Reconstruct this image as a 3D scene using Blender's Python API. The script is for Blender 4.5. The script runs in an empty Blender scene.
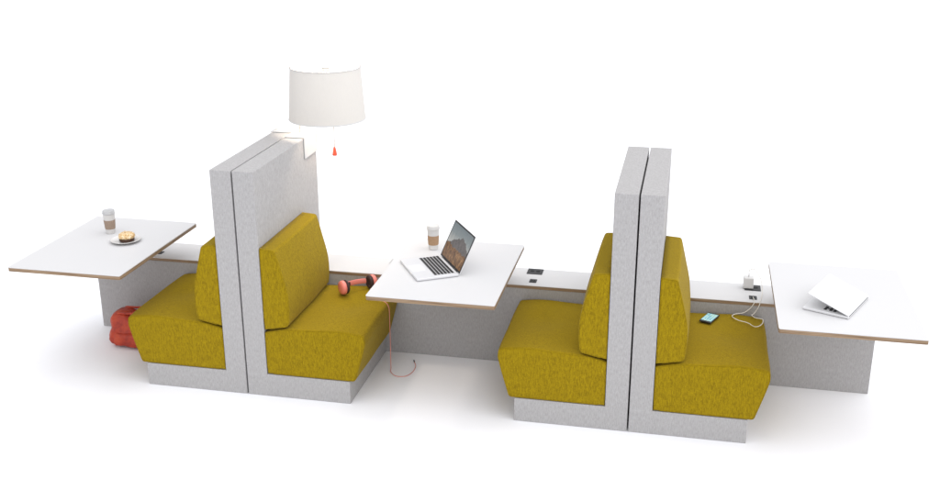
import bpy, bmesh, math, random
from mathutils import Vector, Matrix, noise
random.seed(7)
S = bpy.context.scene
C = S.collection
PI = math.pi

# ------------------------------------------------------------------ dimensions (metres)
XA, XB, GAP = -0.5158, 1.6666, 0.0088          # centre lines of the two back-to-back pairs
T, HP, H, D = 0.1215, 0.1375, 1.3357, 0.990    # panel thickness, plinth height, panel height, panel depth
PL, YC, YS = 0.4953, 0.7278, 1.0185            # plinth length, front and rear of the low consoles
ZS, ZT = 0.517, 0.740                          # shelf top, table top
TY0, TY1, TW = -0.157, 0.8153, 0.348
A1, A2 = XA - GAP/2 - T, XA + GAP/2 + T
B1, B2 = XB - GAP/2 - T, XB + GAP/2 + T
TABLES = (-1.5024, 0.6144, 2.7292)

# ------------------------------------------------------------------ node helpers
def mat(name, col=(.8,.8,.8), rough=.5, spec=.5, metal=0.0, sheen=0.0):
    m = bpy.data.materials.new(name); m.use_nodes = True
    b = m.node_tree.nodes['Principled BSDF']
    b.inputs['Base Color'].default_value = (*col, 1)
    b.inputs['Roughness'].default_value = rough
    b.inputs['Specular IOR Level'].default_value = spec
    b.inputs['Metallic'].default_value = metal
    if sheen:
        b.inputs['Sheen Weight'].default_value = sheen
        b.inputs['Sheen Roughness'].default_value = .5
    return m
def nt(m): return m.node_tree.nodes, m.node_tree.links, m.node_tree.nodes['Principled BSDF']
def coords(m, scale=(1,1,1)):
    n, l, b = nt(m)
    tc = n.new('ShaderNodeTexCoord'); mp = n.new('ShaderNodeMapping')
    mp.inputs['Scale'].default_value = scale
    l.new(tc.outputs['Object'], mp.inputs['Vector'])
    return mp.outputs['Vector']
def noise_tex(m, vec, scale, detail=3, rough=.6):
    n, l, b = nt(m)
    t = n.new('ShaderNodeTexNoise')
    t.inputs['Scale'].default_value = scale; t.inputs['Detail'].default_value = detail
    t.inputs['Roughness'].default_value = rough
    l.new(vec, t.inputs['Vector'])
    return t.outputs['Fac']
def ramp(m, fac, stops):
    n, l, b = nt(m)
    r = n.new('ShaderNodeValToRGB')
    while len(r.color_ramp.elements) < len(stops): r.color_ramp.elements.new(.5)
    for e, (p, c) in zip(r.color_ramp.elements, stops):
        e.position = p; e.color = (*c, 1)
    l.new(fac, r.inputs['Fac'])
    return r.outputs['Color']
def math_node(m, op, a, b=None):
    n, l, _ = nt(m)
    x = n.new('ShaderNodeMath'); x.operation = op
    for i, v in enumerate((a, b)):
        if v is None: continue
        if isinstance(v, (int, float)): x.inputs[i].default_value = v
        else: l.new(v, x.inputs[i])
    return x.outputs[0]
def mix(m, fac, a, b, blend='MIX'):
    n, l, _ = nt(m)
    x = n.new('ShaderNodeMix'); x.data_type = 'RGBA'; x.blend_type = blend
    for s, v in ((x.inputs[0], fac), (x.inputs[6], a), (x.inputs[7], b)):
        if isinstance(v, (int, float)): s.default_value = v
        elif isinstance(v, tuple): s.default_value = (*v, 1)
        else: l.new(v, s)
    return x.outputs[2]
def bump(m, h, strength, dist):
    n, l, b = nt(m)
    x = n.new('ShaderNodeBump'); x.inputs['Strength'].default_value = strength
    x.inputs['Distance'].default_value = dist
    l.new(h, x.inputs['Height']); l.new(x.outputs['Normal'], b.inputs['Normal'])
def setcol(m, sock): nt(m)[1].new(sock, nt(m)[2].inputs['Base Color'])

def fabric(name, dark, mid, light, bs, sheen, fs):
    m = mat(name, mid, .95, .15, sheen=sheen)
    fine = noise_tex(m, coords(m, (1, 1, .24)), fs, 3, .75)     # upright slub of the yarn
    cross = noise_tex(m, coords(m, (.4, .4, 1)), 260, 2, .6)
    big = noise_tex(m, coords(m, (1, 1, .5)), 40, 3, .6)
    f = math_node(m, 'ADD', math_node(m, 'MULTIPLY', fine, .70), math_node(m, 'MULTIPLY', cross, .2))
    f = math_node(m, 'ADD', f, math_node(m, 'MULTIPLY', big, .10))
    setcol(m, ramp(m, f, [(.36, dark), (.5, mid), (.64, light)]))
    bump(m, f, bs, .004)
    return m

M = {}
M['felt'] = fabric('grey_felt', (.315,.306,.302), (.378,.369,.369), (.441,.433,.434), .2, .05, 170)
M['mustard'] = fabric('mustard_wool', (.178,.116,.0018), (.262,.176,.0026), (.350,.244,.004), .35, .04, 210)
M['laminate'] = mat('white_laminate', (.605,.60,.605), .42, .4)
bump(M['laminate'], noise_tex(M['laminate'], coords(M['laminate']), 90, 2), .02, .001)
m = M['ply'] = mat('plywood_edge', (.45,.30,.18), .6, .3)
v = coords(m, (3, 3, 170))
setcol(m, ramp(m, noise_tex(m, v, 1.6, 3), [(.3,(.15,.092,.052)), (.5,(.265,.180,.110)), (.7,(.38,.275,.18))]))
m = M['floor'] = mat('studio_floor', (.88,.878,.89), .85, .1)
v = coords(m)
setcol(m, ramp(m, noise_tex(m, v, 3.0, 4), [(.3,(.862,.868,.895)), (.7,(.878,.884,.91))]))
M['black'] = mat('black_plastic', (.018,.018,.02), .45, .5)
bump(M['black'], noise_tex(M['black'], coords(M['black']), 900, 2), .1, .0005)
M['dark_hole'] = mat('socket_recess', (.006,.006,.006), .6, .3)
M['white_metal'] = mat('white_powder_coat', (.56,.555,.55), .45, .4)
bump(M['white_metal'], noise_tex(M['white_metal'], coords(M['white_metal']), 700, 2), .05, .0005)
M['white_plastic'] = mat('white_plastic', (.62,.612,.605), .35, .5)
M['cord_white'] = mat('white_cable_rubber', (.72,.69,.63), .45, .4)
M['coral'] = mat('coral_plastic', (.80,.23,.185), .4, .5)
bump(M['coral'], noise_tex(M['coral'], coords(M['coral']), 500, 2), .05, .0005)
M['coral_cord'] = mat('coral_cable', (.70,.25,.20), .5, .4)
M['orange'] = mat('orange_red_plastic', (.62,.075,.03), .4, .5)
M['pad'] = mat('dark_ear_foam', (.05,.028,.026), .7, .3)
bump(M['pad'], noise_tex(M['pad'], coords(M['pad']), 300, 3), .3, .001)
M['alu'] = mat('silver_aluminium', (.64,.64,.655), .38, .5, .15)
bump(M['alu'], noise_tex(M['alu'], coords(M['alu']), 1500, 2), .04, .0003)
M['lid_white'] = mat('pale_aluminium', (.68,.68,.69), .4, .4, 0)
M['key'] = mat('black_key', (.012,.012,.013), .5, .4)
M['key_bed'] = mat('key_bed', (.42,.42,.43), .5, .4)
M['emblem'] = mat('grey_emblem', (.56,.56,.575), .35, .4, 0)
M['ink'] = mat('black_ink', (.015,.015,.017), .55, .4)
M['steel'] = mat('brushed_steel', (.6,.58,.55), .35, .5, .9)
M['brass'] = mat('pale_brass', (.75,.6,.4), .3, .5, .9)

m = M['leather'] = mat('red_leather', (.34,.03,.018), .42, .45)
big = noise_tex(m, coords(m), 14, 5, .65)
setcol(m, ramp(m, big, [(.3,(.20,.010,.004)), (.52,(.42,.036,.011)), (.72,(.54,.075,.022))]))
bump(m, math_node(m, 'ADD', big, math_node(m, 'MULTIPLY', noise_tex(m, coords(m), 160, 4), .25)), .5, .012)

m = M['cup_paper'] = mat('white_cup_paper', (.60,.585,.57), .55, .3)
bump(m, noise_tex(m, coords(m), 200, 2), .05, .0006)
m = M['cup_lid'] = mat('pale_grey_lid', (.46,.46,.465), .3, .5)
m = M['sleeve'] = mat('kraft_sleeve', (.40,.25,.14), .85, .2)
v = coords(m)
n, l, b = nt(m)
w = n.new('ShaderNodeTexWave'); w.wave_type = 'BANDS'; w.bands_direction = 'Z'
w.inputs['Scale'].default_value = 60; l.new(v, w.inputs['Vector'])
setcol(m, mix(m, math_node(m,'MULTIPLY', w.outputs['Fac'], .35), mix(m, noise_tex(m, v, 120, 3), (.33,.20,.115), (.48,.32,.20)), (.24,.145,.085)))
m = M['sleeve_grey'] = mat('taupe_sleeve', (.30,.22,.17), .85, .2)
setcol(m, mix(m, noise_tex(m, coords(m), 130, 3), (.24,.17,.125), (.40,.31,.245)))
M['china'] = mat('white_china', (.67,.66,.65), .2, .5)
m = M['bun'] = mat('golden_pastry', (.55,.36,.17), .7, .3)
f = noise_tex(m, coords(m), 55, 4, .7)
setcol(m, ramp(m, f, [(.35,(.40,.22,.08)), (.5,(.68,.48,.25)), (.65,(.86,.75,.55))])); bump(m, f, .6, .004)
m = M['choc'] = mat('chocolate', (.06,.025,.012), .4, .4)
bump(m, noise_tex(m, coords(m), 90, 3), .5, .003)
m = M['nut'] = mat('chopped_nut', (.66,.50,.30), .6, .3)
setcol(m, mix(m, noise_tex(m, coords(m), 60, 3), (.42,.25,.11), (.82,.70,.48)))

# lamp shade: cloth that lets the bulb shine through
m = M['shade'] = mat('shade_linen', (.80,.785,.77), .9, .1)
n, l, b = nt(m)
f = noise_tex(m, coords(m, (1,1,.15)), 300, 2)
setcol(m, mix(m, f, (.63,.605,.57), (.68,.655,.62)))
tr = n.new('ShaderNodeBsdfTranslucent'); tr.inputs['Color'].default_value = (.9,.87,.84,1)
mx = n.new('ShaderNodeMixShader'); mx.inputs[0].default_value = .045
l.new(b.outputs[0], mx.inputs[1]); l.new(tr.outputs[0], mx.inputs[2])
l.new(mx.outputs[0], n['Material Output'].inputs['Surface'])
m = M['bulb'] = mat('warm_bulb', (.9,.85,.75), .3)
nt(m)[2].inputs['Emission Color'].default_value = (1,.82,.6,1); nt(m)[2].inputs['Emission Strength'].default_value = 6

# laptop display: a plain mountain view (x across, y up, metres in the screen's own axes)
def screen_material():
    m = mat('lit_display', (.01,.01,.01), .25, .5)
    n, l, b = nt(m)
    tc = n.new('ShaderNodeTexCoord'); sp = n.new('ShaderNodeSeparateXYZ')
    l.new(tc.outputs['Object'], sp.inputs[0])
    def ridge(base, amp, scale, seed):
        cb = n.new('ShaderNodeCombineXYZ'); l.new(sp.outputs['X'], cb.inputs['X']); cb.inputs['Y'].default_value = seed
        return math_node(m, 'ADD', base, math_node(m, 'MULTIPLY', math_node(m,'SUBTRACT', noise_tex(m, cb.outputs[0], scale, 5), .5), amp))
    y = sp.outputs['Y']
    tex = noise_tex(m, coords(m, (1,.6,1)), 45, 5, .7)
    yn = math_node(m, 'MULTIPLY', y, 1/.205)
    sky = ramp(m, math_node(m,'ADD', yn, math_node(m,'MULTIPLY', math_node(m,'SUBTRACT', tex, .5), .35)),
               [(.45,(.55,.55,.53)), (.75,(.27,.31,.32)), (1.0,(.20,.24,.26))])
    peak = math_node(m, 'SUBTRACT', .165, math_node(m, 'MULTIPLY', math_node(m,'ABSOLUTE', math_node(m,'SUBTRACT', sp.outputs['X'], .19)), .45))
    far_h = math_node(m, 'ADD', peak, math_node(m, 'SUBTRACT', ridge(0, .05, 22, 3.1), 0))
    far = mix(m, tex, (.035,.035,.04), (.24,.21,.20))
    near = ramp(m, tex, [(.3,(.03,.016,.008)), (.5,(.20,.09,.03)), (.7,(.50,.27,.10))])
    c = mix(m, math_node(m, 'LESS_THAN', y, far_h), sky, far)
    c = mix(m, math_node(m, 'LESS_THAN', y, ridge(.078, .07, 14, 7.7)), c, near)
    l.new(c, b.inputs['Emission Color']); b.inputs['Emission Strength'].default_value = .75
    return m
M['display'] = screen_material()
m = M['phone_display'] = mat('phone_display', (.01,.01,.012), .15, .5)
n, l, b = nt(m)
f = noise_tex(m, coords(m), 45, 2)
l.new(ramp(m, f, [(.35,(.05,.22,.30)), (.5,(.30,.58,.60)), (.65,(.62,.78,.55))]), b.inputs['Emission Color']); b.inputs['Emission Strength'].default_value = .8
M['icon_light'] = mat('phone_icon', (.30,.50,.55), .2)
nt(M['icon_light'])[2].inputs['Emission Color'].default_value = (.25,.55,.62,1); nt(M['icon_light'])[2].inputs['Emission Strength'].default_value = .6
M['icon_dark'] = mat('phone_icon_dark', (.05,.12,.2), .2)

# ------------------------------------------------------------------ mesh helpers
def thing(name, label, cat, loc=(0,0,0), rotz=0, group=None):
    o = bpy.data.objects.new(name, None); C.objects.link(o)
    o.empty_display_size = .1
    o.location = loc; o.rotation_euler = (0, 0, rotz)
    o['label'] = label; o['category'] = cat
    if group: o['group'] = group
    return o
def tag(o, label, cat, group=None):
    o['label'] = label; o['category'] = cat
    if group: o['group'] = group
    return o
def obj(name, bm, m, parent=None, smooth=False, mtx=None, wn=True):
    bmesh.ops.recalc_face_normals(bm, faces=bm.faces)
    me = bpy.data.meshes.new(name); bm.to_mesh(me); bm.free()
    for p in me.polygons: p.use_smooth = smooth
    me.materials.append(M[m] if isinstance(m, str) else m)
    o = bpy.data.objects.new(name, me); C.objects.link(o)
    if parent: o.parent = parent
    if mtx is not None: o.matrix_local = mtx
    if smooth and wn:
        w = o.modifiers.new('weighted', 'WEIGHTED_NORMAL'); w.keep_sharp = True
    return o
def box(bm, x0, x1, y0, y1, z0, z1, bev=0, seg=2, mtx=None):
    vs = [bm.verts.new((x, y, z)) for x in (x0, x1) for y in (y0, y1) for z in (z0, z1)]
    fs = [bm.faces.new([vs[i] for i in q]) for q in ((0,1,3,2),(4,6,7,5),(0,4,5,1),(2,3,7,6),(0,2,6,4),(1,5,7,3))]
    bmesh.ops.recalc_face_normals(bm, faces=fs)
    if bev:
        es = list({e for f in fs for e in f.edges})
        r = bmesh.ops.bevel(bm, geom=es, offset=bev, segments=seg, profile=.5, affect='EDGES')
        vs = list({v for f in r['faces'] for v in f.verts} | {v for v in vs if v.is_valid})
    if mtx is not None: bmesh.ops.transform(bm, matrix=mtx, verts=[v for v in vs if v.is_valid])
    return vs
def tube(bm, pts, r, n=8, close=False):
    """sweep a circle along a smooth (Catmull-Rom) path"""
    P = [Vector(p) for p in pts]; path = []
    for i in range(len(P) - 1):
        p0, p1, p2, p3 = P[max(i-1,0)], P[i], P[i+1], P[min(i+2,len(P)-1)]
        for k in range(8):
            t = k/8
            path.append(.5*((2*p1) + (p2-p0)*t + (2*p0-5*p1+4*p2-p3)*t*t + (3*p1-p0-3*p2+p3)*t**3))
    path.append(P[-1])
    return sweep(bm, path, r, n)
def sweep(bm, path, r, n=8):
    path = [Vector(p) for p in path]
    prev = None; rings = []
    for i, p in enumerate(path):
        d = (path[min(i+1,len(path)-1)] - path[max(i-1,0)]).normalized()
        if prev is None:
            a = d.orthogonal().normalized()
        else:
            a = (prev - d*prev.dot(d)).normalized()
        prev = a; b = d.cross(a)
        rr = r(i/(len(path)-1)) if callable(r) else r
        rings.append([bm.verts.new(p + rr*(math.cos(2*PI*k/n)*a + math.sin(2*PI*k/n)*b)) for k in range(n)])
    for u, v in zip(rings, rings[1:]):
        for k in range(n): bm.faces.new((u[k], u[(k+1)%n], v[(k+1)%n], v[k]))
    bm.faces.new(rings[0][::-1]); bm.faces.new(rings[-1])
def lathe(bm, prof, n=40, mtx=None, cap0=True, cap1=True):
    """profile (radius, height) spun about z"""
    rings = []
    for r, z in prof:
        rings.append([bm.verts.new((r*math.cos(2*PI*k/n), r*math.sin(2*PI*k/n), z)) for k in range(n)])
    for u, v in zip(rings, rings[1:]):
        for k in range(n): bm.faces.new((u[k], u[(k+1)%n], v[(k+1)%n], v[k]))
    if cap0: bm.faces.new(rings[0][::-1])
    if cap1: bm.faces.new(rings[-1])
    if mtx is not None: bmesh.ops.transform(bm, matrix=mtx, verts=[v for r in rings for v in r])
def inset_poly(P, d):
    out = []; n = len(P)
    area = sum(P[i][0]*P[(i+1)%n][1] - P[(i+1)%n][0]*P[i][1] for i in range(n))
    sg = 1 if area > 0 else -1
    for i in range(n):
        p, q, r = Vector(P[i-1]), Vector(P[i]), Vector(P[(i+1)%n])
        n1 = Vector((-(q-p).y, (q-p).x)).normalized()*sg; n2 = Vector((-(r-q).y, (r-q).x)).normalized()*sg
        b = (n1+n2); b = b/max(b.length_squared, .4)*2
        out.append(q + b*d)
    return out
def round_poly(P, radii, seg=5):
    out = []; n = len(P)
    for i in range(n):
        p, q, r = Vector(P[i-1]), Vector(P[i]), Vector(P[(i+1)%n]); R = radii[i]
        if R <= 0: out.append(q); continue
        a = (p-q).normalized(); b = (r-q).normalized()
        s, e = q + a*R, q + b*R
        for k in range(seg+1):
            t = k/seg
            out.append(s*(1-t)**2 + q*2*t*(1-t) + e*t*t)
    return out
def densify(P, step):
    out = []; n = len(P)
    for i in range(n):
        a, b = Vector(P[i]), Vector(P[(i+1)%n]); k = max(1, int((b-a).length/step))
        out += [a + (b-a)*j/k for j in range(k)]
    return out
def cushion(P, y0, y1, r, s, deform=None, ny=22):
    """upholstered block: an x-z outline lofted along y with soft rounded ends; s = +1 / -1 mirrors x"""
    bm = bmesh.new(); P = densify(P, .035)
    st = [(y0 + r*(1-math.cos(a)), r*(1-math.sin(a))) for a in [i*PI/10 for i in range(6)]]
    ys = st + [(y0+r+(y1-y0-2*r)*j/ny, 0) for j in range(1, ny)] + [(y0+y1-y, d) for y, d in st[::-1]]
    rings = []
    for y, d in ys:
        Q = inset_poly(P, d) if d > 1e-6 else [Vector(p) for p in P]
        ring = []
        for p in Q:
            x, z, yy = p.x, p.y, y
            if deform: x, yy, z = deform(x, yy, z)
            ring.append(bm.verts.new((s*x, yy, z)))
        rings.append(ring)
    n = len(P)
    for u, v in zip(rings, rings[1:]):
        for k in range(n): bm.faces.new((u[k], u[(k+1)%n], v[(k+1)%n], v[k]))
    bm.faces.new(rings[0]); bm.faces.new(rings[-1][::-1])
    return bm

# ------------------------------------------------------------------ setting
bm = bmesh.new()
lathe(bm, [(60, -.0), (60, -.05)], 64)
fl = obj('floor', bm, 'floor'); fl['kind'] = 'structure'

# ------------------------------------------------------------------ benches
def l_frame(s, part):
    """felt L: tall panel + low plinth cut from one outline so their fronts run on without a step"""
    xs, ys, zs = [0, T, T+PL], [0, YC-.004, D], [0, HP, H]
    fill = lambda i, j, k: 0 <= i < 2 and 0 <= j < 2 and 0 <= k < 2 and (i == 0 or (j == 0 and k == 0))
    bm = bmesh.new(); V = {}
    def v(i, j, k):
        if (i,j,k) not in V: V[i,j,k] = bm.verts.new((xs[i], ys[j], zs[k]))
        return V[i,j,k]
    for i in range(2):
        for j in range(2):
            for k in range(2):
                if not fill(i,j,k): continue
                for d, q in (((-1,0,0),[(0,0,0),(0,0,1),(0,1,1),(0,1,0)]), ((1,0,0),[(1,0,0),(1,1,0),(1,1,1),(1,0,1)]),
                             ((0,-1,0),[(0,0,0),(1,0,0),(1,0,1),(0,0,1)]), ((0,1,0),[(0,1,0),(0,1,1),(1,1,1),(1,1,0)]),
                             ((0,0,-1),[(0,0,0),(0,1,0),(1,1,0),(1,0,0)]), ((0,0,1),[(0,0,1),(1,0,1),(1,1,1),(0,1,1)])):
                    if not fill(i+d[0], j+d[1], k+d[2]):
                        bm.faces.new([v(i+a, j+b, k+c) for a, b, c in q])
    bmesh.ops.recalc_face_normals(bm, faces=bm.faces)
    bmesh.ops.dissolve_limit(bm, angle_limit=.02, verts=bm.verts, edges=bm.edges)
    es = [e for e in bm.edges if e.is_convex and e.calc_face_angle(0) > .5]
    bmesh.ops.bevel(bm, geom=es, offset=.0035, segments=3, profile=.5, affect='EDGES')
    g = list(bm.verts) + list(bm.edges) + list(bm.faces)
    r = bmesh.ops.bisect_plane(bm, geom=g, plane_co=(T,0,0), plane_no=(1,0,0), dist=1e-5,
                               clear_outer=(part == 'panel'), clear_inner=(part == 'plinth'))
    if part == 'panel':
        pass
    if s < 0: bmesh.ops.scale(bm, vec=(-1,1,1), verts=bm.verts)
    return bm
SEAT = round_poly([(T+.002,HP+.003), (T+.528,HP+.003), (T+.592,.378), (T+.586,.424), (T+.45,.444), (T+.12,.426), (T+.002,.396)],
                  [.0, .016, .019, .019, .08, .04, 0])
BACK = round_poly([(T+.002,.413), (T+.147,.443), (T+.165,.60), (T+.090,.893), (T+.002,.899)],
                  [0, .022, .10, .016, 0])
def seat_def(x, y, z):
    u = (y/.72)*2 - 1
    if z > .36:
        w = min(1, (z-.36)/.06)
        z += w*(.010*(1-u*u) - .024*math.exp(-(((x-T-.40)/.11)**2 + ((y-.42)/.17)**2)))
        z += w*.0025*noise.noise(Vector((x*6, y*6, 1.3)))
    x += .003*noise.noise(Vector((1.0, y*5, z*5)))*(1 if x > T+.3 else 0)
    return x, y, z
def back_def(x, y, z):
    u = (y/.70)*2 - 1
    if x > T+.06:
        x += .007*(1-u*u) + .003*noise.noise(Vector((x*4, y*6, z*6)))
    return x, y, z
def bench(s, x, label, seed):
    t = thing('high_back_bench', label, 'bench', (x, 0, 0), 0, 'mustard high-back benches standing back to back')
    obj('back_panel', l_frame(s, 'panel'), 'felt', t)
    obj('plinth', l_frame(s, 'plinth'), 'felt', t)
    st = obj('seat', cushion(SEAT, .002, YC-.010, .013, s, seat_def), 'mustard', t, True)
    obj('piping', seam(SEAT, .002, .013, s, seat_def), 'mustard', st, True, wn=False)
    bk = obj('backrest', cushion(BACK, .002, .700, .012, s, back_def), 'mustard', t, True)
    obj('piping', seam(BACK, .002, .012, s, back_def), 'mustard', bk, True, wn=False)
    return t
def seam(P, y0, r, s, deform):
    bm = bmesh.new()
    pts = []
    for p in densify(inset_poly(P, r*.25), .03):
        x, yy, z = p.x, y0 + r*.22, p.y
        x, yy, z = deform(x, yy, z); pts.append((s*x, yy, z))
    sweep(bm, pts[1:], .0022, 6)
    return bm
def dup(root, loc, label):
    r = root.copy(); C.objects.link(r); r.location = loc; r['label'] = label
    for ch in list(root.children):
        c = ch.copy(); C.objects.link(c); c.parent = r
        for g in ch.children:
            d = g.copy(); C.objects.link(d); d.parent = c
    return r
bl = bench(-1, XA-GAP/2, 'mustard high-back bench with the red leather bag on the floor beside its seat', 1)
br = bench(1, XA+GAP/2, 'mustard high-back bench under the white lampshade, coral headphones lying on its seat', 2)
dup(bl, (XB-GAP/2, 0, 0), 'mustard high-back bench with an empty seat, facing the table with the open laptop')
dup(br, (XB+GAP/2, 0, 0), 'mustard high-back bench with the smartphone and white cable on its seat')

# ------------------------------------------------------------------ table units: felt console, shelf, table top
def slab(x0, x1, y0, y1, z0, z1, r, bev=0):
    bm = bmesh.new()
    P = round_poly([(x0,y0),(x1,y0),(x1,y1),(x0,y1)], [r]*4, 6)
    lo = [bm.verts.new((p.x,p.y,z0)) for p in P]; hi = [bm.verts.new((p.x,p.y,z1)) for p in P]
    n = len(P)
    for k in range(n): bm.faces.new((lo[k], lo[(k+1)%n], hi[(k+1)%n], hi[k]))
    bm.faces.new(lo[::-1]); bm.faces.new(hi)
    return bm
def socket(name, x0, x1, y0, y1, parent, kind):
    bm = bmesh.new(); box(bm, x0, x1, y0, y1, ZS+.0005, ZS+.004, .0015, 1)
    o = obj(name, bm, 'black', parent)
    bm = bmesh.new(); cx, cy = (x0+x1)/2, (y0+y1)/2
    if kind == 'power':
        for dx in (-.018, .018):
            lathe(bm, [(.013, 0), (.013, .0008)], 20, Matrix.Translation((cx+dx, cy, ZS+.0040)))
    else:
        for dx in (-.007, .007): box(bm, cx+dx-.0035, cx+dx+.0035, cy-.013, cy+.013, ZS+.0040, ZS+.0048)
    obj('socket_opening', bm, 'dark_hole', o)
    return o
def table_unit(label, cx, x0, x1, sx0, sx1, px0, px1):
    t = thing('table_unit', label, 'table', (0,0,0), 0, 'white tables fixed to grey felt consoles')
    ref = (cx, YC, 0); t.location = ref
    off = Matrix.Translation((-cx, -YC, 0))
    def part(name, bm, m, p=t, **k):
        bmesh.ops.transform(bm, matrix=off, verts=bm.verts) if p is t else bmesh.ops.transform(bm, matrix=off, verts=bm.verts)
        return obj(name, bm, m, p, **k)
    bm = bmesh.new(); box(bm, x0, x1, YC, YS, 0, ZS-.0215, .003, 2); part('console_base', bm, 'felt')
    for a, b in ((sx0, px0), (px1, sx1)):                              # shelf either side of the table support
        if b - a < .05: continue
        sh = part('shelf', slab(a, b, YC-.001, YS, ZS-.003, ZS, .004), 'laminate')
        part('plywood_edge', slab(a, b, YC-.001, YS, ZS-.0212, ZS-.0031, .004), 'ply', sh)
    bm = bmesh.new(); box(bm, px0+.002, px1-.002, YC, YS-.14, ZS-.0212, ZT-.0265, .003, 2); part('table_support', bm, 'felt')
    top = part('tabletop', slab(cx-TW, cx+TW, TY0, TY1, ZT-.004, ZT, .012), 'laminate')
    part('plywood_edge', slab(cx-TW+.0005, cx+TW-.0005, TY0+.0005, TY1-.0005, ZT-.0250, ZT-.0041, .012), 'ply', top)
    return t, off
def sock(t, off, name, x0, x1, y0, y1, kind):
    o = socket(name, x0, x1, y0, y1, t, kind)
    o.data.transform(off)
    for c in o.children: c.data.transform(off)
tl, ol = table_unit('white table with ply edge holding the pastry plate and a coffee cup, grey felt base', TABLES[0], -1.8485, A1-.003, -1.8485, A1-.004, -1.8485, -1.478)
tc_, oc = table_unit('white table with ply edge holding the open laptop, on a long grey felt console', TABLES[1], A2+.003, B1-.003, A2+.004, B1-.004, .45, .78)
tr_, orr = table_unit('white table with ply edge holding the half closed laptop, grey felt base', TABLES[2], B2+.003, 2.999, B2+.004, 2.999, 2.55, 2.999)
bm = bmesh.new(); box(bm, .082, .0875, .920, 1.005, ZS+.0005, ZS+.0025, .001, 1)
o = obj('cable_slot', bm, 'cup_lid', tc_); o.data.transform(oc)
sock(tc_, oc, 'power_socket', .962, 1.058, .917, 1.008, 'power')
sock(tc_, oc, 'usb_socket', .999, 1.043, .775, .828, 'usb')
sock(tr_, orr, 'power_socket', 2.268, 2.362, .908, .998, 'power')
sock(tr_, orr, 'usb_socket', 2.290, 2.334, .768, .822, 'usb')
sock(tl, ol, 'usb_socket', -1.462, -1.410, .790, .838, 'usb')

# ------------------------------------------------------------------ lamp clamped on the left pair of panels
LX, LY = A2 + .080, 1.000
lamp = thing('clamp_lamp', 'white drum lampshade on a bracket clamped over the tall panel, orange pull cord', 'lamp', (A2-.06, .92, H))
off = Matrix.Translation((-(A2-.06), -.92, -H))
def lpart(name, bm, m, p=lamp, **k):
    bmesh.ops.transform(bm, matrix=off, verts=bm.verts); return obj(name, bm, m, p, **k)
bm = bmesh.new()
box(bm, A1-.004, A2+.0065, .892, D+.0065, H+.001, H+.007, .001, 1)         # plate over both panels
box(bm, A2-T+.004, A2+.0065, .775, .8922, H+.0012, H+.0072, .001, 1)       # tongue towards the front
box(bm, A2+.0012, A2+.0060, .775, D+.006, H-.125, H+.0005, .001, 1)        # side cheek
box(bm, A1-.004, A2+.0060, D+.0012, D+.006, H-.125, H+.0005, .001, 1)      # rear cheek
lpart('clamp_bracket', bm, 'white_metal')
bm = bmesh.new()
PX, PY = A2 - .066, .905
sweep(bm, [(PX, PY, H+.006), (PX, PY, 1.46)] + [(PX+.05*(1-math.cos(a)), PY+.03*(1-math.cos(a)), 1.46+.05*math.sin(a)) for a in (.3,.6,.9,1.2,1.5)] + [(LX, LY, 1.512)], .0075, 12)
lpart('lamp_arm', bm, 'white_metal', smooth=True)
R0, R1, Z0, Z1 = .236, .214, 1.414, 1.738
bm = bmesh.new()
lathe(bm, [(R0,Z0),(R0-(R0-R1)*.5,(Z0+Z1)/2),(R1,Z1),(R1-.003,Z1),(R0-.003-(R0-R1)*.5,(Z0+Z1)/2),(R0-.003,Z0),(R0,Z0)], 72, None, False, False)
bmesh.ops.remove_doubles(bm, verts=bm.verts, dist=1e-5)
bmesh.ops.transform(bm, matrix=Matrix.Translation((LX,LY,0)), verts=bm.verts)
sh = lpart('lamp_shade', bm, 'shade', smooth=True)
for r, z in ((R0, Z0+.004), (R1, Z1-.004)):
    bm = bmesh.new()
    sweep(bm, [(LX+(r-.0002)*math.cos(a), LY+(r-.0002)*math.sin(a), z) for a in [k*2*PI/72 for k in range(73)]], .0032, 6)
    lpart('rim', bm, 'white_metal', sh, smooth=True)
bm = bmesh.new()
for k in range(3):
    a = .5 + k*2*PI/3
    sweep(bm, [(LX+.02*math.cos(a), LY+.02*math.sin(a), Z1-.020), (LX+(R1-.004)*math.cos(a), LY+(R1-.004)*math.sin(a), Z1-.008)], .002, 6)
lathe(bm, [(.026, Z1-.03), (.026, Z1-.012), (.008, Z1-.006)], 24, Matrix.Translation((LX,LY,0)))
lpart('shade_holder', bm, 'steel', sh)
bm = bmesh.new()
lathe(bm, [(.010,1.505),(.016,1.512),(.016,1.545),(.014,1.55)], 20, Matrix.Translation((LX,LY,0)))
lpart('bulb_holder', bm, 'white_metal')
bm = bmesh.new()
lathe(bm, [(.012,1.55),(.015,1.56),(.028,1.59),(.030,1.61),(.022,1.632),(.006,1.64)], 24, Matrix.Translation((LX,LY,0)))
lpart('bulb', bm, 'bulb', smooth=True)
QX, QY = LX+.044, LY-.02
bm = bmesh.new(); sweep(bm, [(QX,QY,1.515),(QX+.002,QY,1.35),(QX,QY,1.232)], .0022, 6); lpart('pull_cord', bm, 'sleeve_grey')
bm = bmesh.new(); lathe(bm, [(.004,1.243),(.007,1.236),(.0115,1.212),(.015,1.192),(.013,1.188)], 16, Matrix.Translation((QX,QY,0)))
lpart('pull_bell', bm, 'orange', smooth=True)

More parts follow.
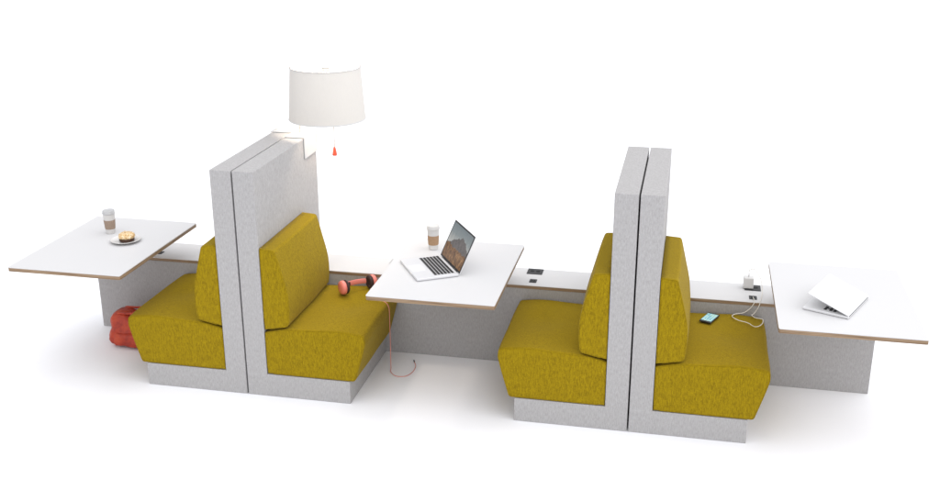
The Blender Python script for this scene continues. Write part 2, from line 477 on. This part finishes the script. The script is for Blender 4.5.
# ------------------------------------------------------------------ cups, plate, pastry
def cup(label, x, y, lid, sleeve):
    t = thing('coffee_cup', label, 'cup', (x, y, ZT+.0005), 0, 'takeaway coffee cups')
    bm = bmesh.new(); lathe(bm, [(.025,0),(.0275,.001),(.0365,.128),(.0378,.130),(.0372,.132),(.0355,.131)], 40); obj('cup_body', bm, 'cup_paper', t, True)
    z0, z1 = .030, .088
    r = lambda z: .0275 + .009*z/.128 + .0012
    bm = bmesh.new(); lathe(bm, [(r(z0)-.0008,z0),(r(z0),z0+.001),(r(z1),z1-.001),(r(z1)-.0008,z1)], 40, None, False, False); obj('sleeve', bm, sleeve, t, True)
    bm = bmesh.new(); lathe(bm, [(.0378,.125),(.0392,.127),(.0392,.133),(.0375,.135),(.0360,.146),(.0345,.148),(.0335,.1455),(.030,.1445),(.001,.1445)], 40); obj('lid', bm, lid, t, True)
    return t
cup('takeaway coffee cup with a grey-brown sleeve and greyish lid, standing beside the pastry plate', -1.588, .520, 'cup_lid', 'sleeve_grey')
cup('takeaway coffee cup with a kraft sleeve and white lid, standing behind the open laptop', .444, .636, 'cup_paper', 'sleeve')
PX, PY = -1.415, .390
bm = bmesh.new()
lathe(bm, [(.045,.0),(.05,.001),(.062,.008),(.090,.0145),(.091,.0165),(.089,.017),(.060,.0105),(.048,.0050),(.001,.0045)], 56, Matrix.Translation((PX,PY,ZT+.0005)))
tag(obj('plate', bm, 'china', None, True), 'small round white plate with a pastry on it', 'plate')
pa = thing('pastry', 'round golden pastry with a dark chocolate base and chopped nuts, on the plate', 'pastry', (PX+.012, PY-.006, ZT+.0058)); pa.scale = (1.15, 1.15, 1.35)
bm = bmesh.new(); lathe(bm, [(.030,0),(.037,.002),(.040,.008),(.039,.014),(.034,.016)], 28)
for v in bm.verts: v.co.xy *= 1 + .06*noise.noise(Vector((v.co.x*50, v.co.y*50, 0)))
obj('chocolate_base', bm, 'choc', pa, True)
bm = bmesh.new(); lathe(bm, [(.035,.0155),(.041,.018),(.043,.024),(.040,.032),(.030,.038),(.014,.040),(.002,.0402)], 32)
for v in bm.verts: v.co += Vector((1,1,.6))*.0035*noise.noise(v.co*70)
obj('bun_top', bm, 'bun', pa, True)
bm = bmesh.new()
for k in range(38):
    a, r = random.random()*2*PI, .036*math.sqrt(random.random())
    z = .040 - .010*(r/.038)**2
    s = random.uniform(.0022, .0048)
    mt = Matrix.Translation((r*math.cos(a), r*math.sin(a), z)) @ Matrix.Rotation(random.random()*6, 4, (random.random(), random.random(), .3))
    box(bm, -s*1.4, s*1.4, -s, s, -s*.7, s*.7, s*.4, 1, mt)
o = obj('nut_topping', bm, 'nut', pa, False)

# ------------------------------------------------------------------ open laptop
def frame(o, ex, ey):
    ex = Vector(ex).normalized(); ey = Vector(ey).normalized(); ez = ex.cross(ey).normalized()
    return Matrix(((ex.x,ey.x,ez.x,o[0]),(ex.y,ey.y,ez.y,o[1]),(ex.z,ey.z,ez.z,o[2]),(0,0,0,1)))
h1, h2 = Vector((.5158,.5036,0)), Vector((.6917,.2178,0))
W, DP = (h2-h1).length, .243
ex = (h2-h1).normalized(); fr = Vector((ex.y, -ex.x, 0))                # fr points from the hinge to the user
if fr.x > 0: fr = -fr
ang = math.atan2(ex.y, ex.x)
# local axes: x along the hinge, y away from the user, z up; origin at hinge end h1
lt = thing('open_laptop', 'open silver laptop with black keys and a mountain picture on its screen', 'laptop', (h1.x, h1.y, ZT+.0008), ang)
bm = bmesh.new(); box(bm, 0, W, -DP, 0, .001, .015, .004, 3)
base = obj('base', bm, 'alu', lt)
bm = bmesh.new()
kx0, kx1, ky0, ky1 = .018, W-.026, -.136, -.018
box(bm, kx0, kx1, ky0, ky1, .0150, .0153)
kb = obj('keyboard', bm, 'key_bed', lt)
bm = bmesh.new()
rows = 6; rh = (ky1-ky0)/rows
for r in range(rows):
    y1 = ky1 - r*rh; n_ = 14
    cw = (kx1-kx0)/n_; c = 0
    while c < n_:
        w_ = 5 if (r == rows-1 and c == 4) else 1
        hgt = rh*.70
        box(bm, kx0+c*cw+.0012, kx0+(c+w_)*cw-.0012, y1-hgt-.0012, y1-.0014, .0154, .0166)
        c += w_
obj('keys', bm, 'key', kb)
bm = bmesh.new(); box(bm, W/2-.052, W/2+.052, -DP+.012, -DP+.088, .0150, .0153); obj('touchpad', bm, 'lid_white', lt)
tilt = math.radians(65)                                                # lid raised, leaning away from the user
lm = Matrix.Translation((0, .001, .012)) @ Matrix.Rotation(tilt, 4, 'X')
bm = bmesh.new(); box(bm, 0, W, 0, .229, -.006, -.001, .002, 2)
lid = obj('screen_lid', bm, 'alu', lt, mtx=lm)
bm = bmesh.new(); box(bm, .001, W-.001, .004, .228, -.0009, -.0001); obj('bezel', bm, 'black', lid)
bm = bmesh.new(); box(bm, 0, W-.024, 0, .205, 0, .0006); obj('display', bm, 'display', lid, mtx=Matrix.Translation((.012, .014, 0)))
bm = bmesh.new(); sweep(bm, [(.04,.001,.0125),(W-.04,.001,.0125)], .005, 10); obj('hinge', bm, 'black', lt)

# ------------------------------------------------------------------ half closed laptop
b0 = Vector((2.7273,.0230,0)); rt = Vector((2.8621,.3301,0)); bl_ = Vector((2.5155,.1247,0))
hd = (rt-b0).normalized(); W2 = (rt-b0).length
ang2 = math.atan2(hd.y, hd.x)                                         # x along hinge, y to the left (away from hinge)
l2 = thing('half_closed_laptop', 'white laptop with its lid nearly closed and bold black letters inside', 'laptop', (b0.x, b0.y, ZT+.0008), ang2)
bm = bmesh.new(); box(bm, 0, W2, 0, .236, .001, .014, .004, 3); obj('base', bm, 'lid_white', l2)
lm2 = Matrix.Translation((0, .004, .0150)) @ Matrix.Rotation(math.radians(19.5), 4, 'X')
bm = bmesh.new(); box(bm, 0, W2, -.003, .226, 0, .006, .0025, 3)
ld2 = obj('screen_lid', bm, 'lid_white', l2, mtx=lm2)
bm = bmesh.new(); lathe(bm, [(.017,.0060),(.0165,.0064)], 32, Matrix.Translation((W2/2, .112, 0)) @ Matrix.Scale(1.25, 4, (1,0,0))); obj('emblem', bm, 'emblem', ld2)
bm = bmesh.new(); sweep(bm, [(.012,.004,.0125),(W2-.012,.004,.0125)], .0045, 10); obj('hinge', bm, 'black', l2)
# letters stand on the deck along the short side, read from that side (text runs towards the hinge = -y)
bm = bmesh.new()
def bar(u0, u1, v0, v1):                                               # u along the text, v up the letter
    box(bm, v0, v1, LY0-u1, LY0-u0, (.0142), .0148)
LY0, LV, LH = .136, .026, .052
bar(0,.014,LV,LV+LH); bar(.028,.042,LV,LV+LH); bar(.0141,.0279,LV+LH*.40,LV+LH*.62)                       # H
bar(.048,.062,LV,LV+LH); bar(.0621,.078,LV+LH*.78,LV+LH); bar(.0621,.078,LV+LH*.34,LV+LH*.55); bar(.0781,.090,LV+LH*.36,LV+LH*.98)   # P
obj('lettering', bm, 'ink', l2)

# ------------------------------------------------------------------ red leather bag on the floor
bag = thing('leather_bag', 'slouchy red leather bag standing on the floor beside the seat', 'bag', (-1.475, .52, 0))
def soft_box(x0, x1, y0, y1, z0, z1, r, amp, fn=None):
    bm = bmesh.new(); box(bm, x0, x1, y0, y1, z0, z1)
    bmesh.ops.subdivide_edges(bm, edges=bm.edges, cuts=9, use_grid_fill=True)
    c = Vector(((x0+x1)/2, (y0+y1)/2, (z0+z1)/2)); hs = Vector(((x1-x0)/2, (y1-y0)/2, (z1-z0)/2))
    for v in bm.verts:
        p = v.co - c
        inner = Vector([max(-(h-r), min(h-r, a)) for a, h in zip(p, hs)])
        d = p - inner
        if d.length > 1e-6: p = inner + d.normalized()*min(d.length, r)
        q = p + c
        if fn: q = fn(q)
        v.co = q + Vector((1,1,.6))*amp*1.5*noise.noise(q*14) + Vector((.6,1,.4))*amp*.9*noise.noise(q*34)
        v.co.z = max(v.co.z, .001)
    bmesh.ops.subdivide_edges(bm, edges=bm.edges, cuts=1, use_grid_fill=True, smooth=.6)
    return bm
def slouch(q):
    z = max(0, q.z)
    w = 1.0 + .07*math.exp(-((z-.055)/.055)**2) - .06*math.exp(-((z-.128)/.018)**2) - .16*max(0, (z-.17)/.06)**2
    d = 1.0 + .22*math.exp(-((z-.05)/.05)**2) - .12*math.exp(-((z-.128)/.018)**2) - .20*max(0, (z-.16)/.07)
    return Vector((q.x*w, q.y*d + .03*z, q.z - .02*math.exp(-((q.x-.02)/.06)**2)*(z > .19)))
obj('bag_body', soft_box(-.165, .17, -.085, .080, .002, .232, .055, .006, slouch), 'leather', bag, True)
def front(q): return Vector((q.x*(1-.5*max(0, q.z-.06)), q.y + .10*max(0, q.z-.03), q.z))
obj('front_pocket', soft_box(-.128, .135, -.114, -.06, .014, .104, .026, .004, front), 'leather', bag, True)
for yy, hh in ((-.045, .232), (.05, .236)):
    bm = bmesh.new(); tube(bm, [(-.10,yy,.212),(-.095,yy,hh-.012),(-.03,yy-.012,hh-.004),(.06,yy-.015,hh+.004),(.12,yy-.005,hh-.010),(.125,yy,.212)], .0075, 8)
    obj('handle', bm, 'leather', bag, True)
bm = bmesh.new(); box(bm, .060, .072, -.085, -.078, .168, .178, .002, 2)
obj('buckle', bm, 'brass', bag)

# ------------------------------------------------------------------ headphones
c1, c2 = Vector((-.092,.540,.489)), Vector((.043,.672,.487))
hp = thing('headphones', 'coral headphones with dark ear pads, lying on the seat below the lampshade', 'headphones', (c1.x, c1.y, .445))
hoff = Matrix.Translation((-c1.x, -c1.y, -.445))
ax = (c2-c1).normalized()
def hpart(name, bm, m, p=hp, **k):
    bmesh.ops.transform(bm, matrix=hoff, verts=bm.verts); return obj(name, bm, m, p, **k)
for c, out in ((c1, -ax), (c2, ax)):
    q = out.to_track_quat('Z', 'Y').to_matrix().to_4x4()
    mt = Matrix.Translation(c) @ q
    bm = bmesh.new(); lathe(bm, [(.039,-.006),(.043,.0),(.043,.012),(.038,.021),(.025,.027),(.004,.028)], 36, mt); ec = hpart('ear_cup', bm, 'coral', smooth=True)
    bm = bmesh.new(); lathe(bm, [(.018,-.015),(.023,-.024),(.035,-.025),(.042,-.018),(.042,-.0062),(.020,-.0062)], 36, mt); hpart('ear_pad', bm, 'pad', ec, smooth=True)
side = Vector((-ax.y, ax.x, 0)).normalized()
bm = bmesh.new(); path = []
for k in range(25):
    a = PI*k/24
    path.append(c1.lerp(c2, .5-.5*math.cos(a)*1.04) + side*(.004+.034*math.sin(a)**.8) + Vector((0,0,-.006+.008*math.sin(a))))
def strip(bm, path, hw, ht):
    rings = []
    for i, p in enumerate(path):
        d = (path[min(i+1,len(path)-1)]-path[max(i-1,0)]).normalized(); up = Vector((0,0,1)); sd = d.cross(up).normalized()
        rings.append([bm.verts.new(p+sd*ht*math.cos(t)+up*hw*math.sin(t)) for t in [j*2*PI/10 for j in range(10)]])
    for u, v in zip(rings, rings[1:]):
        for k in range(10): bm.faces.new((u[k],u[(k+1)%10],v[(k+1)%10],v[k]))
    bm.faces.new(rings[0][::-1]); bm.faces.new(rings[-1])
strip(bm, path, .0165, .0045); hb = hpart('headband', bm, 'coral', smooth=True)
bm = bmesh.new(); strip(bm, [p - side*.0055 for p in path[3:10]], .0135, .004); hpart('headband_shade_strip', bm, 'pad', hb, smooth=True)  # dark strip stands in for the shadow on the band's left part
bm = bmesh.new()
tube(bm, [c2+Vector((.0,-.02,-.034)), (.06,.58,.452), (.085,.486,.449), (.15,.478,.448), (.186,.470,.444), (.208,.462,.420), (.2115,.466,.37), (.2090,.476,.20), (.2060,.484,.05),
          (.206,.484,.010), (.218,.440,.0028), (.262,.394,.0028), (.318,.402,.0028), (.345,.462,.0028), (.345,.545,.0028), (.322,.602,.0028)], .0021, 7)
cb = hpart('cable', bm, 'coral_cord', smooth=True, wn=False)
bm = bmesh.new(); sweep(bm, [(.3225,.601,.0036),(.312,.627,.0036)], .0036, 8); hpart('plug', bm, 'black', cb)

# ------------------------------------------------------------------ phone
def seat_z(x, y): return seat_def(x - (XB+GAP/2), y, .440)[2]
fa, fb = Vector((2.009,.527,0)), Vector((2.070,.677,0))
fx = (fb-fa).normalized()
ph = thing('smartphone', 'black smartphone with a lit screen of app icons, lying on the mustard seat', 'phone', (2.070, .600, .4475), math.atan2(fx.y, fx.x))
bm = bmesh.new(); box(bm, -.071, .071, -.035, .035, 0, .008, .0035, 3); obj('phone_body', bm, 'black', ph)
bm = bmesh.new(); box(bm, -.056, .056, -.031, .031, .0080, .0084); ps = obj('phone_screen', bm, 'phone_display', ph)
bm = bmesh.new(); bm2 = bmesh.new()
for i in range(6):
    for j in range(4):
        b_ = bm
        x_, y_ = -.047+i*.0175, -.0235+j*.0157
        box(b_, x_-.0055, x_+.0055, y_-.0055, y_+.0055, .0085, .0089)
obj('app_icons', bm, 'icon_light', ps); bm2.free()
bm = bmesh.new(); lathe(bm, [(.0055,.0080),(.0055,.0084)], 16, Matrix.Translation((-.064,0,0))); obj('home_button', bm, 'dark_hole', ph)

# ------------------------------------------------------------------ charger and cable
ch = thing('charger', 'white cube charger plugged into the shelf socket, cord looping down onto the seat', 'charger', (2.290, .945, ZS+.0045))
bm = bmesh.new(); box(bm, -.031, .028, -.022, .030, 0, .068, .006, 3); obj('charger_body', bm, 'white_plastic', ch)
bm = bmesh.new(); sweep(bm, [(-.002,.004,.068),(-.002,.004,.088)], .0035, 8); obj('cord_plug', bm, 'white_plastic', ch)
z = .4525
pts = [(2.288,.949,.605),(2.289,.948,.63),(2.315,.935,.642),(2.352,.905,.60),(2.365,.86,.545),(2.360,.80,.5215),(2.350,.735,.5205),(2.347,.718,.512),(2.338,.716,.485),
       (2.318,.706,.4535),(2.306,.690,z),(2.322,.655,z),(2.352,.645,z),(2.366,.640,z-.002),(2.362,.585,z-.002),(2.338,.532,z),(2.312,.525,z),(2.280,.568,z),(2.225,.600,z),(2.196,.648,z),(2.215,.686,z),(2.262,.705,.457),(2.296,.716,.482),(2.313,.718,.510),(2.318,.735,.5205),(2.314,.772,.523),(2.312,.795,.523)]
bm = bmesh.new(); tube(bm, [(Vector(p)-Vector((2.290,.945,ZS+.0045))) for p in pts], .0024, 8)
obj('cord', bm, 'cord_white', ch, True, wn=False)

# ------------------------------------------------------------------ camera
cam = bpy.data.cameras.new('camera'); co = bpy.data.objects.new('camera', cam); C.objects.link(co)
yaw, pit, rol = .2074, -.3418, -.0010
cy, sy, cp, sp = math.cos(yaw), math.sin(yaw), math.cos(pit), math.sin(pit)
fwd = Vector((-sy*cp, cy*cp, sp)); r = Vector((cy, sy, 0)); u = r.cross(fwd)
r2 = math.cos(rol)*r + math.sin(rol)*u; u2 = -math.sin(rol)*r + math.cos(rol)*u
co.matrix_world = Matrix(((r2.x,u2.x,-fwd.x,1.8901),(r2.y,u2.y,-fwd.y,-5.1816),(r2.z,u2.z,-fwd.z,2.858),(0,0,0,1)))
cam.sensor_fit = 'HORIZONTAL'; cam.sensor_width = 36; cam.lens = 1069.57/940*36
cam.clip_end = 300; cam.clip_start = .05
S.camera = co

# ------------------------------------------------------------------ light: a bright studio dome, a big soft key, the lamp's bulb
w = bpy.data.worlds.new('World'); S.world = w; w.use_nodes = True
n, l = w.node_tree.nodes, w.node_tree.links
bg = n['Background']
tc = n.new('ShaderNodeTexCoord'); sp_ = n.new('ShaderNodeSeparateXYZ'); l.new(tc.outputs['Generated'], sp_.inputs[0])
# strength = .56 + 1.60 z - .38 y + .66 x of the direction: brightest overhead
dv = n.new('ShaderNodeVectorMath'); dv.operation = 'DOT_PRODUCT'; l.new(tc.outputs['Generated'], dv.inputs[0])
dv.inputs[1].default_value = (.66, -.38, 1.60)
ad = n.new('ShaderNodeMath'); ad.operation = 'ADD'; ad.inputs[1].default_value = .56; l.new(dv.outputs['Value'], ad.inputs[0])
mr = n.new('ShaderNodeMath'); mr.operation = 'MAXIMUM'; mr.inputs[1].default_value = .04; l.new(ad.outputs[0], mr.inputs[0])
bg.inputs['Color'].default_value = (.975, .98, 1.0, 1)
l.new(mr.outputs[0], bg.inputs['Strength'])
def area(name, loc, target, size, power, col):
    d = bpy.data.lights.new(name, 'AREA'); d.shape = 'RECTANGLE'; d.size, d.size_y = size; d.energy = power; d.color = col
    o = bpy.data.objects.new(name, d); C.objects.link(o); o.location = loc
    o.rotation_euler = (Vector(target)-Vector(loc)).to_track_quat('-Z', 'Y').to_euler()
    return o
area('softbox_key', (11, 0.5, 9.5), (.3, .3, .4), (6.0, 6.0), 110, (1, .99, .98))
d = bpy.data.lights.new('bulb_light', 'POINT'); d.energy = 27; d.color = (1, .86, .70); d.shadow_soft_size = .05
o = bpy.data.objects.new('bulb_light', d); C.objects.link(o); o.parent = lamp; o.location = (LX-(A2-.06), LY-.92, 1.595-H)
d.use_shadow = True

S.view_settings.view_transform = 'Standard'; S.view_settings.look = 'None'
S.view_settings.exposure = 0; S.view_settings.gamma = 1
S.render.engine = 'CYCLES'
S.render.resolution_x, S.render.resolution_y = 1024, 547
